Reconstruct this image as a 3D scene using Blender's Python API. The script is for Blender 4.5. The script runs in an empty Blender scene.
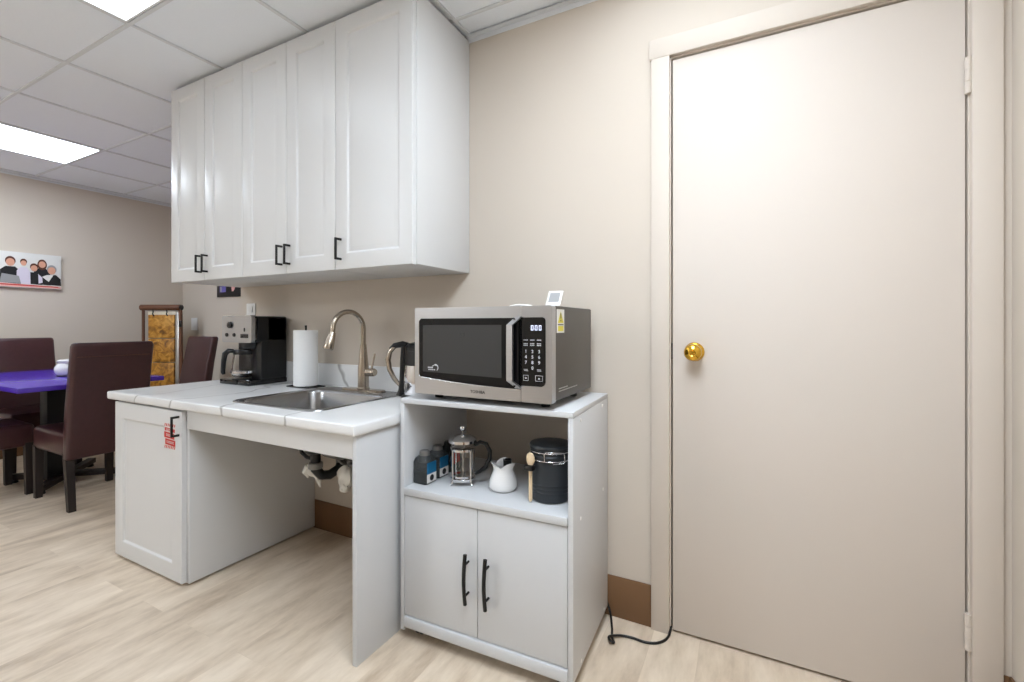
import bpy, bmesh, math, random
from mathutils import Vector, Matrix
PI = math.pi
random.seed(7)
scene = bpy.context.scene
COL = scene.collection

# ------------------------------------------------------------------ camera, world, exposure
cam_d = bpy.data.cameras.new('camera')
cam = bpy.data.objects.new('camera', cam_d)
COL.objects.link(cam)
cam.location = (0, -1.697, 1.09)
cam.rotation_euler = (PI / 2, 0, math.radians(27.5))
cam_d.sensor_width = 36
cam_d.lens = 457 / 1024 * 36
cam_d.shift_y = -16 / 1024
cam_d.clip_start = 0.02
scene.camera = cam
w = bpy.data.worlds.new('world')
scene.world = w
w.use_nodes = True
w.node_tree.nodes['Background'].inputs[0].default_value = (0.9, 0.92, 1, 1)
w.node_tree.nodes['Background'].inputs[1].default_value = 0.3
vs = scene.view_settings
vs.view_transform = 'Standard'
vs.look = 'None'
vs.gamma = 1
vs.use_curve_mapping = False
vs.exposure = 0.2
# radiance of the ceiling panel diffusers
PANEL_COL = (0.838, 0.94, 1.05, 1)
PANELS = {'panel_cab': 2.5, 'panel_dining': 11.0, 'panel_door': 18.5, 'fill_wall': 3.0, 'fill_rear_left': 28.0}


# ------------------------------------------------------------------ materials
def srgb(r, g, b):
    f = lambda c: c / 12.92 if c <= 0.04045 else ((c + 0.055) / 1.055) ** 2.4
    return (f(r / 255), f(g / 255), f(b / 255), 1)


def mat(name, col, rough=0.5, metal=0.0, var=0.04, scale=30.0, bump=0.0, stretch=(1, 1, 1), coat=0.0, spec=0.5,
        trans=0.0, ior=1.45, alpha=1.0):
    m = bpy.data.materials.new(name)
    m.use_nodes = True
    nt = m.node_tree
    b = nt.nodes['Principled BSDF']
    tc = nt.nodes.new('ShaderNodeTexCoord')
    mp = nt.nodes.new('ShaderNodeMapping')
    mp.inputs['Scale'].default_value = stretch
    nz = nt.nodes.new('ShaderNodeTexNoise')
    nz.inputs['Scale'].default_value = scale
    nz.inputs['Detail'].default_value = 4
    nt.links.new(tc.outputs['Object'], mp.inputs['Vector'])
    nt.links.new(mp.outputs['Vector'], nz.inputs['Vector'])
    mx = nt.nodes.new('ShaderNodeMix')
    mx.data_type = 'RGBA'
    mx.inputs[6].default_value = tuple(c * (1 - var) for c in col[:3]) + (1,)
    mx.inputs[7].default_value = tuple(min(1, c * (1 + var)) for c in col[:3]) + (1,)
    nt.links.new(nz.outputs['Fac'], mx.inputs[0])
    nt.links.new(mx.outputs[2], b.inputs['Base Color'])
    b.inputs['Roughness'].default_value = rough
    b.inputs['Metallic'].default_value = metal
    b.inputs['Coat Weight'].default_value = coat
    b.inputs['Specular IOR Level'].default_value = spec
    b.inputs['Transmission Weight'].default_value = trans
    b.inputs['IOR'].default_value = ior
    b.inputs['Alpha'].default_value = alpha
    if bump:
        bp = nt.nodes.new('ShaderNodeBump')
        bp.inputs['Strength'].default_value = bump
        bp.inputs['Distance'].default_value = 0.002
        nt.links.new(nz.outputs['Fac'], bp.inputs['Height'])
        nt.links.new(bp.outputs['Normal'], b.inputs['Normal'])
    return m


def emit_mat(name, col, strength):
    m = bpy.data.materials.new(name)
    m.use_nodes = True
    nt = m.node_tree
    b = nt.nodes['Principled BSDF']
    b.inputs['Base Color'].default_value = (0.8, 0.8, 0.8, 1)
    b.inputs['Emission Color'].default_value = col
    b.inputs['Emission Strength'].default_value = strength
    return m


def floor_mat():
    m = bpy.data.materials.new('vinyl_plank')
    m.use_nodes = True
    nt = m.node_tree
    N, L = nt.nodes.new, nt.links.new
    b = nt.nodes['Principled BSDF']
    tc = N('ShaderNodeTexCoord')
    mp = N('ShaderNodeMapping')
    mp.inputs['Rotation'].default_value = (0, 0, PI / 2)
    L(tc.outputs['Object'], mp.inputs['Vector'])
    br = N('ShaderNodeTexBrick')
    br.offset = 0.37
    br.inputs['Scale'].default_value = 1
    br.inputs['Brick Width'].default_value = 1.22
    br.inputs['Row Height'].default_value = 0.152
    br.inputs['Mortar Size'].default_value = 0.0012
    br.inputs['Mortar Smooth'].default_value = 0.6
    br.inputs['Color1'].default_value = (0.3, 0.3, 0.3, 1)
    br.inputs['Color2'].default_value = (0.7, 0.7, 0.7, 1)
    br.inputs['Mortar'].default_value = (0.42, 0.42, 0.42, 1)
    L(mp.outputs['Vector'], br.inputs['Vector'])
    # streaks along the planks (world y), shifted per plank
    mp2 = N('ShaderNodeMapping')
    mp2.inputs['Scale'].default_value = (15, 4.0, 1)
    L(tc.outputs['Object'], mp2.inputs['Vector'])
    ad = N('ShaderNodeVectorMath')
    ad.operation = 'MULTIPLY_ADD'
    ad.inputs[1].default_value = (7, 7, 7)
    L(br.outputs['Color'], ad.inputs[0])
    L(mp2.outputs['Vector'], ad.inputs[2])
    n1 = N('ShaderNodeTexNoise')
    n1.inputs['Scale'].default_value = 1
    n1.inputs['Detail'].default_value = 7
    n1.inputs['Roughness'].default_value = 0.62
    L(ad.outputs[0], n1.inputs['Vector'])
    mth = N('ShaderNodeMath')
    mth.operation = 'MULTIPLY_ADD'
    mth.inputs[1].default_value = 0.26
    sub = N('ShaderNodeMath')
    sub.operation = 'MULTIPLY'
    sub.inputs[1].default_value = 0.8
    L(n1.outputs['Fac'], sub.inputs[0])
    sep = N('ShaderNodeSeparateColor')
    L(br.outputs['Color'], sep.inputs[0])
    L(sep.outputs[0], mth.inputs[0])
    L(sub.outputs[0], mth.inputs[2])
    rp = N('ShaderNodeValToRGB')
    e = rp.color_ramp.elements
    e[0].position = 0.34
    e[0].color = srgb(182, 162, 140)
    e[1].position = 0.68
    e[1].color = srgb(227, 211, 191)
    k = rp.color_ramp.elements.new(0.50)
    k.color = srgb(209, 191, 169)
    L(mth.outputs[0], rp.inputs[0])
    L(rp.outputs[0], b.inputs['Base Color'])
    b.inputs['Roughness'].default_value = 0.42
    bp = N('ShaderNodeBump')
    bp.inputs['Strength'].default_value = 0.12
    bp.inputs['Distance'].default_value = 0.001
    L(n1.outputs['Fac'], bp.inputs['Height'])
    L(bp.outputs['Normal'], b.inputs['Normal'])
    return m


def marble_mat():
    m = bpy.data.materials.new('marble_laminate')
    m.use_nodes = True
    nt = m.node_tree
    N, L = nt.nodes.new, nt.links.new
    b = nt.nodes['Principled BSDF']
    tc = N('ShaderNodeTexCoord')
    n0 = N('ShaderNodeTexNoise')
    n0.inputs['Scale'].default_value = 2.4
    n0.inputs['Detail'].default_value = 3
    L(tc.outputs['Object'], n0.inputs['Vector'])
    ad = N('ShaderNodeVectorMath')
    ad.operation = 'MULTIPLY_ADD'
    ad.inputs[1].default_value = (0.5, 0.5, 0.5)
    L(n0.outputs['Color'], ad.inputs[0])
    L(tc.outputs['Object'], ad.inputs[2])
    wv = N('ShaderNodeTexWave')
    wv.inputs['Scale'].default_value = 0.85
    wv.inputs['Distortion'].default_value = 3.0
    wv.inputs['Detail'].default_value = 3
    L(ad.outputs[0], wv.inputs['Vector'])
    rp = N('ShaderNodeValToRGB')
    e = rp.color_ramp.elements
    e[0].position = 0.0
    e[0].color = srgb(168, 166, 164)
    e[1].position = 0.006
    e[1].color = srgb(230, 230, 230)
    L(wv.outputs['Fac'], rp.inputs[0])
    n2 = N('ShaderNodeTexNoise')
    n2.inputs['Scale'].default_value = 5
    L(tc.outputs['Object'], n2.inputs['Vector'])
    rp2 = N('ShaderNodeValToRGB')
    rp2.color_ramp.elements[0].color = (0.93, 0.93, 0.93, 1)
    rp2.color_ramp.elements[0].position = 0.35
    rp2.color_ramp.elements[1].position = 0.6
    L(n2.outputs['Fac'], rp2.inputs[0])
    mx = N('ShaderNodeMix')
    mx.data_type = 'RGBA'
    mx.blend_type = 'MULTIPLY'
    mx.inputs[0].default_value = 1
    L(rp.outputs[0], mx.inputs[6])
    L(rp2.outputs[0], mx.inputs[7])
    L(mx.outputs[2], b.inputs['Base Color'])
    b.inputs['Roughness'].default_value = 0.28
    return m


def stone_mat():
    m = bpy.data.materials.new('amber_stone')
    m.use_nodes = True
    nt = m.node_tree
    N, L = nt.nodes.new, nt.links.new
    b = nt.nodes['Principled BSDF']
    tc = N('ShaderNodeTexCoord')
    n1 = N('ShaderNodeTexNoise')
    n1.inputs['Scale'].default_value = 16
    n1.inputs['Detail'].default_value = 8
    n1.inputs['Distortion'].default_value = 1.2
    L(tc.outputs['Object'], n1.inputs['Vector'])
    rp = N('ShaderNodeValToRGB')
    e = rp.color_ramp.elements
    e[0].position = 0.33
    e[0].color = srgb(110, 70, 22)
    e[1].position = 0.68
    e[1].color = srgb(214, 160, 70)
    k = e.new(0.5)
    k.color = srgb(176, 118, 34)
    L(n1.outputs['Fac'], rp.inputs[0])
    L(rp.outputs[0], b.inputs['Base Color'])
    b.inputs['Roughness'].default_value = 0.45
    bp = N('ShaderNodeBump')
    bp.inputs['Strength'].default_value = 0.6
    bp.inputs['Distance'].default_value = 0.01
    L(n1.outputs['Fac'], bp.inputs['Height'])
    L(bp.outputs['Normal'], b.inputs['Normal'])
    return m


M = {}
M['wall'] = mat('wall_paint', srgb(206, 195, 182), 0.8, var=0.012, scale=3, bump=0.0)
M['trim'] = mat('trim_paint', srgb(206, 195, 183), 0.6, var=0.01, scale=4)
M['door'] = mat('door_paint', srgb(211, 201, 191), 0.6, var=0.012, scale=3, spec=0.3)
M['ceiling'] = mat('ceiling_tile', srgb(240, 245, 252), 0.9, var=0.02, scale=160, bump=0.25)
M['grid'] = mat('ceiling_grid_paint', srgb(222, 225, 229), 0.6, var=0.01)
M['floor'] = floor_mat()
M['base'] = mat('brown_rubber_base', srgb(118, 86, 58), 0.5, var=0.05, scale=8)
M['cab'] = mat('white_thermofoil', srgb(215, 215, 215), 0.32, var=0.006, scale=6)
M['cabgrey'] = mat('white_melamine', srgb(201, 202, 204), 0.42, var=0.01, scale=40, bump=0.02)
M['marble'] = marble_mat()
M['black_metal'] = mat('black_metal', srgb(22, 22, 23), 0.38, 0.3, var=0.1)
M['black_plastic'] = mat('black_plastic', srgb(16, 16, 17), 0.3, var=0.1)
M['black_gloss'] = mat('black_gloss', srgb(10, 10, 11), 0.08, var=0.1)
M['steel'] = mat('brushed_steel', srgb(200, 199, 197), 0.3, 1.0, var=0.06, scale=12, stretch=(1, 1, 40))
M['steel_h'] = mat('brushed_steel_panel', srgb(188, 188, 190), 0.34, 1.0, var=0.05, scale=12, stretch=(1, 1, 40))
M['sinksteel'] = mat('sink_steel', srgb(165, 165, 166), 0.27, 1.0, var=0.05, scale=20, stretch=(1, 20, 1))
M['nickel'] = mat('brushed_nickel', srgb(178, 166, 152), 0.27, 1.0, var=0.03)
M['chrome'] = mat('chrome', srgb(220, 220, 222), 0.08, 1.0, var=0.02)
M['darksteel'] = mat('grey_painted_steel', srgb(92, 88, 83), 0.42, 0.5, var=0.04, scale=60)
M['brass'] = mat('polished_brass', srgb(222, 176, 70), 0.14, 1.0, var=0.04)
M['glass'] = mat('clear_glass', (1, 1, 1, 1), 0.02, var=0.0, trans=1.0, ior=1.3)
M['smoke'] = mat('smoky_clear_plastic', srgb(120, 124, 126), 0.12, var=0.02, trans=0.75, ior=1.25)
M['paper'] = mat('paper_towel_sheet', srgb(240, 240, 240), 0.9, var=0.02, scale=120, bump=0.3)
M['white'] = mat('white_plastic', srgb(235, 234, 232), 0.4, var=0.01)
M['ceramic'] = mat('white_ceramic', srgb(236, 235, 234), 0.12, var=0.01, coat=0.5)
M['leather'] = mat('dark_brown_leather', srgb(66, 39, 40), 0.29, var=0.16, scale=45, bump=0.25)
M['darkwood'] = mat('espresso_wood', srgb(36, 27, 24), 0.55, var=0.2, scale=10, stretch=(8, 8, 1))
M['purple'] = mat('purple_laminate', srgb(74, 44, 168), 0.22, var=0.05, scale=8)
M['stone'] = stone_mat()
M['brownroll'] = mat('brown_vinyl', srgb(104, 66, 44), 0.5, var=0.1)
M['cream'] = mat('cream_paint', srgb(222, 212, 190), 0.5, var=0.02)
M['canister'] = mat('dark_slate_enamel', srgb(40, 44, 48), 0.38, var=0.05)
M['wood'] = mat('pale_wood', srgb(224, 200, 166), 0.55, var=0.1, scale=20, stretch=(1, 1, 0.1))
M['red'] = mat('red_print', srgb(196, 48, 44), 0.5, var=0.06)
M['pink'] = mat('pink_print', srgb(226, 168, 160), 0.5, var=0.05)
M['yellow'] = mat('yellow_print', srgb(214, 200, 70), 0.5, var=0.05)
M['blue'] = mat('blue_print', srgb(22, 98, 140), 0.45, var=0.25, scale=50)
M['white_print'] = mat('white_print', srgb(220, 218, 214), 0.6, var=0.01)
M['black_print'] = mat('black_print', srgb(26, 26, 27), 0.55, var=0.05)
M['gray_print'] = mat('pale_grey_print', srgb(150, 150, 150), 0.6, var=0.04)
M['skin_print'] = mat('skin_print', srgb(214, 158, 132), 0.6, var=0.05)
M['hair_print'] = mat('hair_print', srgb(92, 52, 36), 0.6, var=0.1)
M['lilac_print'] = mat('lilac_print', srgb(214, 206, 220), 0.6, var=0.03)
M['indigo_print'] = mat('indigo_print', srgb(104, 96, 170), 0.5, var=0.2)
M['keytext'] = mat('key_print', srgb(200, 200, 205), 0.5, var=0.0)
M['led'] = emit_mat('led_digits', srgb(200, 210, 255), 0.75)
for k_, v_ in PANELS.items():
    M[k_] = emit_mat('light_diffuser', PANEL_COL, v_)
M['wrap'] = mat('white_foam_wrap', srgb(226, 222, 214), 0.8, var=0.04, scale=60, bump=0.5)
M['greyhose'] = mat('grey_braided_hose', srgb(128, 126, 124), 0.4, 0.6, var=0.15, scale=200)
M['window'] = mat('dark_oven_glass', srgb(20, 19, 19), 0.10, var=0.05, spec=0.25)
M['windowin'] = mat('perforated_screen', srgb(62, 61, 60), 0.16, var=0.06, scale=300, spec=0.25)
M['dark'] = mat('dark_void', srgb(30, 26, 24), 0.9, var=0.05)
M['coffee'] = mat('black_tea_leaves', srgb(38, 34, 30), 0.8, var=0.4, scale=150)


# ------------------------------------------------------------------ mesh builder
class MB:
    def __init__(self):
        self.bm = bmesh.new()
        self.mi = 0

    def _merge(self, tmp, mtx=None):
        mp = {}
        for v in tmp.verts:
            mp[v] = self.bm.verts.new(mtx @ v.co if mtx else v.co)
        for f in tmp.faces:
            try:
                nf = self.bm.faces.new([mp[v] for v in f.verts])
                nf.material_index = self.mi
            except ValueError:
                pass
        tmp.free()

    def box(self, x0, x1, y0, y1, z0, z1, bev=0.0, seg=2, mtx=None, edges=None):
        t = bmesh.new()
        r = bmesh.ops.create_cube(t, size=1)
        for v in r['verts']:
            v.co = Vector(((x0 + x1) / 2 + v.co.x * (x1 - x0), (y0 + y1) / 2 + v.co.y * (y1 - y0),
                           (z0 + z1) / 2 + v.co.z * (z1 - z0)))
        if bev:
            es = [e for e in t.edges if edges is None or edges(e)]
            bmesh.ops.bevel(t, geom=es, offset=bev, segments=seg, affect='EDGES', profile=0.5)
        self._merge(t, mtx)
        return self

    def loft(self, loops, cap0=True, cap1=True, closed=True, ring=False):
        vs = [[self.bm.verts.new(Vector(p)) for p in lp] for lp in loops]
        n = len(vs[0])
        rng = range(len(vs)) if ring else range(len(vs) - 1)
        for i in rng:
            a, b = vs[i], vs[(i + 1) % len(vs)]
            for j in range(n if closed else n - 1):
                k = (j + 1) % n
                try:
                    f = self.bm.faces.new((a[j], a[k], b[k], b[j]))
                    f.material_index = self.mi
                except ValueError:
                    pass
        if cap0:
            f = self.bm.faces.new(list(reversed(vs[0])))
            f.material_index = self.mi
        if cap1:
            f = self.bm.faces.new(vs[-1])
            f.material_index = self.mi
        return self

    def lathe(self, prof, c=(0, 0, 0), seg=32, axis='z', wob=None, cap0=True, cap1=True):
        loops = []
        for r, z in prof:
            lp = []
            for i in range(seg):
                a = 2 * PI * i / seg
                rr, zz = (r, z) if wob is None else wob(r, z, a)
                p = (rr * math.cos(a), rr * math.sin(a), zz)
                if axis == 'x':
                    p = (p[2], p[0], p[1])
                elif axis == 'y':
                    p = (p[1], p[2], p[0])
                elif axis == '-y':
                    p = (p[0], -p[2], p[1])
                lp.append((c[0] + p[0], c[1] + p[1], c[2] + p[2]))
            loops.append(lp)
        return self.loft(loops, cap0, cap1)

    def tube(self, pts, r, seg=12, cap=True, ring=False):
        pts = [Vector(p) for p in pts]
        rs = r if isinstance(r, (list, tuple)) else [r] * len(pts)
        loops = []
        up = None
        for i, p in enumerate(pts):
            if ring:
                t = (pts[(i + 1) % len(pts)] - pts[i - 1]).normalized()
            elif i == 0:
                t = (pts[1] - p).normalized()
            elif i == len(pts) - 1:
                t = (p - pts[i - 1]).normalized()
            else:
                t = ((pts[i + 1] - p).normalized() + (p - pts[i - 1]).normalized()).normalized()
            if up is None:
                up = Vector((0, 0, 1)) if abs(t.z) < 0.9 else Vector((1, 0, 0))
            s = t.cross(up).normalized()
            up = s.cross(t).normalized()
            loops.append([p + (s * math.cos(2 * PI * k / seg) + up * math.sin(2 * PI * k / seg)) * rs[i]
                          for k in range(seg)])
        return self.loft(loops, cap and not ring, cap and not ring, ring=ring)

    def prism(self, poly, a, b, plane='xz'):
        """extrude a 2-D polygon from a to b along the axis missing in `plane`"""
        def P(p, d):
            if plane == 'xz':
                return (p[0], d, p[1])
            if plane == 'yz':
                return (d, p[0], p[1])
            return (p[0], p[1], d)
        return self.loft([[P(p, a) for p in poly], [P(p, b) for p in poly]])

    def build(self, name, m, parent=None, world=True, smooth=35, loc=None):
        bm = self.bm
        bmesh.ops.recalc_face_normals(bm, faces=bm.faces[:])
        if parent is not None and world:
            bm.transform(gmat(parent).inverted())
        off = None
        if parent is None:
            xs = [v.co for v in bm.verts]
            off = Vector(((min(v.x for v in xs) + max(v.x for v in xs)) / 2,
                          (min(v.y for v in xs) + max(v.y for v in xs)) / 2, min(v.z for v in xs)))
            if loc is not None:
                off = Vector(loc)
            bm.transform(Matrix.Translation(-off))
        me = bpy.data.meshes.new(name)
        bm.to_mesh(me)
        bm.free()
        for q in (m if isinstance(m, (list, tuple)) else [m]):
            me.materials.append(q)
        me.polygons.foreach_set('use_smooth', [True] * len(me.polygons))
        me.set_sharp_from_angle(angle=math.radians(smooth))
        o = bpy.data.objects.new(name, me)
        COL.objects.link(o)
        if parent is not None:
            o.parent = parent
        else:
            o.location = off
        return o


def gmat(o):
    m = Matrix.LocRotScale(o.location, o.rotation_euler, o.scale)
    return gmat(o.parent) @ m if o.parent else m


def rrect(x0, x1, y0, y1, r, z, n=5):
    out = []
    for cx, cy, a0 in ((x1 - r, y1 - r, 0), (x0 + r, y1 - r, PI / 2), (x0 + r, y0 + r, PI), (x1 - r, y0 + r, 1.5 * PI)):
        for i in range(n + 1):
            a = a0 + PI / 2 * i / n
            out.append((cx + r * math.cos(a), cy + r * math.sin(a), z))
    return out


def rpoly(x0, x1, y0, y1, r, n=4):
    return [(p[0], p[1]) for p in rrect(x0, x1, y0, y1, r, 0, n)]


def tag(o, label=None, cat=None, group=None, kind=None):
    if label:
        o['label'] = label
    if cat:
        o['category'] = cat
    if group:
        o['group'] = group
    if kind:
        o['kind'] = kind
    return o


def thing(name, loc, label, cat, rz=0.0, group=None):
    o = bpy.data.objects.new(name, None)
    COL.objects.link(o)
    o.empty_display_size = 0.05
    o.location = loc
    o.rotation_euler = (0, 0, rz)
    return tag(o, label, cat, group)


def struct(o, label=None, cat=None):
    return tag(o, label, cat, None, 'structure')


def text(name, s, size, m, parent, loc, rot, ax='CENTER', ext=0.0002):
    c = bpy.data.curves.new(name, 'FONT')
    c.body = s
    c.size = size
    c.align_x = ax
    c.align_y = 'CENTER'
    c.extrude = ext
    c.offset = 0.0002
    o = bpy.data.objects.new(name, c)
    COL.objects.link(o)
    bpy.context.view_layer.update()
    me = bpy.data.meshes.new_from_object(o.evaluated_get(bpy.context.evaluated_depsgraph_get()))
    COL.objects.unlink(o)
    bpy.data.objects.remove(o)
    me.materials.clear()
    me.materials.append(m)
    t = bpy.data.objects.new(name, me)
    COL.objects.link(t)
    t.parent = parent
    R = Matrix.LocRotScale(Vector(loc), None, None) @ rot.to_4x4()
    L = gmat(parent).inverted() @ R
    t.matrix_local = L
    t.rotation_mode = 'XYZ'
    return t


FACE_FRONT = Matrix(((1, 0, 0), (0, 0, -1), (0, 1, 0)))      # text read from -y


def seg7(mb, x, z, w_, h_, y0, y1, segs, t=None):
    t = t or w_ * 0.2
    q = {'a': (0, w_, h_ - t, h_), 'd': (0, w_, 0, t), 'g': (0, w_, h_ / 2 - t / 2, h_ / 2 + t / 2),
         'f': (0, t, h_ / 2, h_), 'b': (w_ - t, w_, h_ / 2, h_), 'e': (0, t, 0, h_ / 2), 'c': (w_ - t, w_, 0, h_ / 2)}
    for s in segs:
        a = q[s]
        mb.box(x + a[0], x + a[1], y0, y1, z + a[2], z + a[3])


# ------------------------------------------------------------------ room shell
XL, XR, YF, YD, ZC = -5.40, 0.62, -4.45, 1.02, 2.35     # far wall, right wall, front wall, dining back wall, ceiling
XE = -2.735                                             # where the kitchen wall ends
WT = 0.12
struct(MB().box(XL - WT, XR + WT, YF - WT, YD + WT, -0.06, 0.0).build('floor', M['floor'], loc=(0, 0, 0)))
struct(MB().box(XL - WT, XR + WT, YF - WT, YD + WT, ZC + 0.008, ZC + 0.07).build('ceiling', M['ceiling'], loc=(0, 0, ZC)))
# door opening in the kitchen wall
DX0, DX1, DZ = -0.248, 0.533, 2.035
wb = MB()
wb.box(XE, DX0 - 0.012, 0, WT, 0, ZC + 0.008)
wb.box(DX1 + 0.012, XR + WT, 0, WT, 0, ZC + 0.008)
wb.box(DX0 - 0.012, DX1 + 0.012, 0, WT, DZ + 0.012, ZC + 0.008)
wb.box(XE, XE + WT, WT, YD, 0, ZC + 0.008)
struct(wb.build('wall_back', M['wall']))
struct(MB().box(XL, XE + WT, YD, YD + WT, 0, ZC + 0.008).build('wall_dining', M['wall']))
struct(MB().box(XL - WT, XL, YF - WT, YD + WT, 0, ZC + 0.008).build('wall_left', M['wall']))
struct(MB().box(XR, XR + WT, YF - WT, 0, 0, ZC + 0.008).build('wall_right', M['wall']))
struct(MB().box(XL, XR, YF - WT, YF, 0, ZC + 0.008).build('wall_front', M['wall']))
# rubber base
BH, BT = 0.152, 0.006


def base_run(name, *runs):
    mb = MB()
    for x0, x1, y0, y1 in runs:
        mb.box(x0, x1, y0, y1, 0, BH, 0.002)
    struct(mb.build(name, M['base']))


base_run('baseboard_back', (XE, DX0 - 0.067, -BT, 0), (DX1 + 0.070, XR - BT, -BT, 0))
base_run('baseboard_end', (XE - BT, XE, 0.0, YD - BT))
base_run('baseboard_left', (XL, XL + BT, YF + BT, YD - BT))
base_run('baseboard_dining', (XL, XE - BT, YD - BT, YD))
base_run('baseboard_right', (XR - BT, XR, YF + BT, 0))
base_run('baseboard_front', (XL, XR, YF, YF + BT))

# ceiling grid (t-bars) and wall angle
gx = [-2.31 + 0.612 * k for k in range(-5, 5)]
gy = [-0.125 + 0.612 * k for k in range(-7, 2)]
g = MB()
for x in gx:
    if XL < x < XR:
        g.box(x - 0.007, x + 0.007, YF, YD if x < XE - 0.02 else 0, ZC, ZC + 0.012)
for y in gy:
    g.box(XL, XR if y < 0 else XE, y - 0.007, y + 0.007, ZC + 0.0004, ZC + 0.012)
struct(g.build('trim_1', M['grid']))
a = MB()
for x0, x1, y0, y1 in ((XE, XR, -0.024, 0), (XR - 0.024, XR, YF, -0.024), (XL, XL + 0.024, YF, YD), (XL, XR, YF, YF + 0.024),
                       (XL, XE, YD - 0.024, YD), (XE - 0.024, XE, 0, YD - 0.024)):
    a.box(x0, x1, y0, y1, ZC - 0.001, ZC + 0.0002)
for x0, x1, y0, y1 in ((XE, XR, -0.002, 0), (XR - 0.002, XR, YF, -0.024), (XL, XL + 0.002, YF, YD), (XL, XR, YF, YF + 0.002),
                       (XL, XE, YD - 0.002, YD), (XE - 0.002, XE, 0, YD - 0.024)):
    a.box(x0, x1, y0, y1, ZC - 0.022, ZC)
struct(a.build('trim_2', M['grid']))


def ceiling_light(i, j, label, pm, nx=1, ny=2):
    x0, y1 = gx[i], gy[j]
    x1, y0 = gx[i + nx], gy[j - ny]
    t = thing('ceiling_light', ((x0 + x1) / 2, (y0 + y1) / 2, ZC), label, 'ceiling light', group='flat panel lights in the ceiling grid')
    f = MB()
    e = 0.020
    q = 0.013
    for bx in ((x0 + q, x1 - q, y0 + q, y0 + e), (x0 + q, x1 - q, y1 - e, y1 - q), (x0 + q, x0 + e, y0 + e, y1 - e), (x1 - e, x1 - q, y0 + e, y1 - e)):
        f.box(*bx, ZC - 0.001, ZC + 0.007)
    f.build('frame', M['white'], t)
    MB().box(x0 + e, x1 - e, y0 + e, y1 - e, ZC + 0.001, ZC + 0.006).build('diffuser', M[pm], t)
    return t


ceiling_light(5, 6, 'bright flat ceiling panel above the left end of the wall cabinets', 'panel_cab')
ceiling_light(1, 7, 'bright flat ceiling panel over the dining corner near the canvas photo', 'panel_dining')
ceiling_light(8, 6, 'flat ceiling panel in front of the beige door, above the frame', 'panel_door')
ceiling_light(8, 7, 'added small square fill panel closest to the wall with the beige door, above the frame', 'fill_wall', 1, 1)  # added fill light, brightens the top of the door wall
ceiling_light(2, 2, 'added unseen fill panel behind the viewer near the far left wall', 'fill_rear_left')  # unseen fill panel, added to light the room from behind

# door casing and jamb
c = MB()
CW = 0.066
c.box(DX0 - CW, DX0 - 0.004, -0.016, 0.0, 0, DZ + 0.005, 0.002)
c.box(DX1 + 0.004, DX1 + CW, -0.016, 0.0, 0, DZ + 0.005, 0.002)
c.box(DX0 - CW - 0.006, DX1 + CW + 0.006, -0.016, 0.0, DZ + 0.005, DZ + 0.005 + 0.068, 0.002)
c.box(DX0 - 0.012, DX0, 0.0, WT, 0, DZ + 0.012)
c.box(DX1, DX1 + 0.012, 0.0, WT, 0, DZ + 0.012)
c.box(DX0 - 0.012, DX1 + 0.012, 0.0, WT, DZ, DZ + 0.012)
c.box(DX0, DX0 + 0.012, 0.047, 0.06, 0, DZ)
c.box(DX1 - 0.012, DX1, 0.047, 0.06, 0, DZ)
c.box(DX0, DX1, 0.047, 0.06, DZ - 0.012, DZ)
struct(c.build('trim_3', M['trim']))
struct(MB().box(DX0, DX1, 0.06, 0.075, 0, DZ).build('door_gap_shade', M['dark']))  # dark sheet behind the slab, shade of the door gaps put into colour
# door slab
dr = thing('door_1', ((DX0 + DX1) / 2, 0.022, 0), 'flat beige door with a brass knob right of the microwave cart', 'door')
struct(dr)
MB().box(DX0 + 0.005, DX1 - 0.004, 0.004, 0.044, 0.010, DZ - 0.006, 0.0015).build('slab', M['door'], dr)
k = MB()
KX, KZ = -0.171, 0.997
k.lathe([(0.0, 0.0), (0.032, 0.0), (0.033, 0.003), (0.030, 0.008), (0.016, 0.011), (0.012, 0.016), (0.012, 0.030), (0.016, 0.034), (0.025, 0.040),
         (0.0285, 0.050), (0.0275, 0.060), (0.022, 0.067), (0.012, 0.070), (0.009, 0.068), (0.0, 0.068)], (KX, 0.004, KZ), 36, '-y', cap0=False, cap1=False)
kn = k.build('door_knob', M['brass'], dr, smooth=50)
MB().lathe([(0.007, 0), (0.007, 0.003), (0.004, 0.0035), (0.004, 0.002)], (KX, 0.004 - 0.067, KZ), 20, '-y').build('lock_button', M['brass'], kn)
for hz in (1.776, 0.247, 1.02):
    h = MB()
    for q in range(3):
        h.tube([(DX1 - 0.001, -0.004, hz - 0.050 + q * 0.0335), (DX1 - 0.001, -0.004, hz - 0.050 + q * 0.0335 + 0.0325)], 0.0075, 14)
    if hz != 1.02:
        h.build('hinge', M['trim'], dr)
    else:
        h.bm.free()
MB().box(DX0 + 0.0008, DX0 + 0.0045, 0.006, 0.03, KZ - 0.028, KZ + 0.028).build('latch', M['black_metal'], dr)


# ------------------------------------------------------------------ cabinets
def panel_door(x0, x1, yf, z0, z1, parent, th=0.02, fr=0.062, m='cab', name='door'):
    """door with a routed rectangular groove and a flat centre panel; front faces -y"""
    def lp(i, y):
        return [(x0 + i, y, z0 + i), (x1 - i, y, z0 + i), (x1 - i, y, z1 - i), (x0 + i, y, z1 - i)]
    mb = MB()
    mb.loft([lp(0, yf + th), lp(0, yf + 0.0025), lp(0.0012, yf + 0.0006), lp(0.003, yf), lp(fr, yf), lp(fr + 0.0035, yf + 0.0015), lp(fr + 0.008, yf + 0.007), lp(fr + 0.011, yf + 0.0078),
             lp(fr + 0.016, yf + 0.007), lp(fr + 0.026, yf + 0.0045), lp(fr + 0.029, yf + 0.004)])
    return mb.build(name, M[m], parent, smooth=20)


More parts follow.
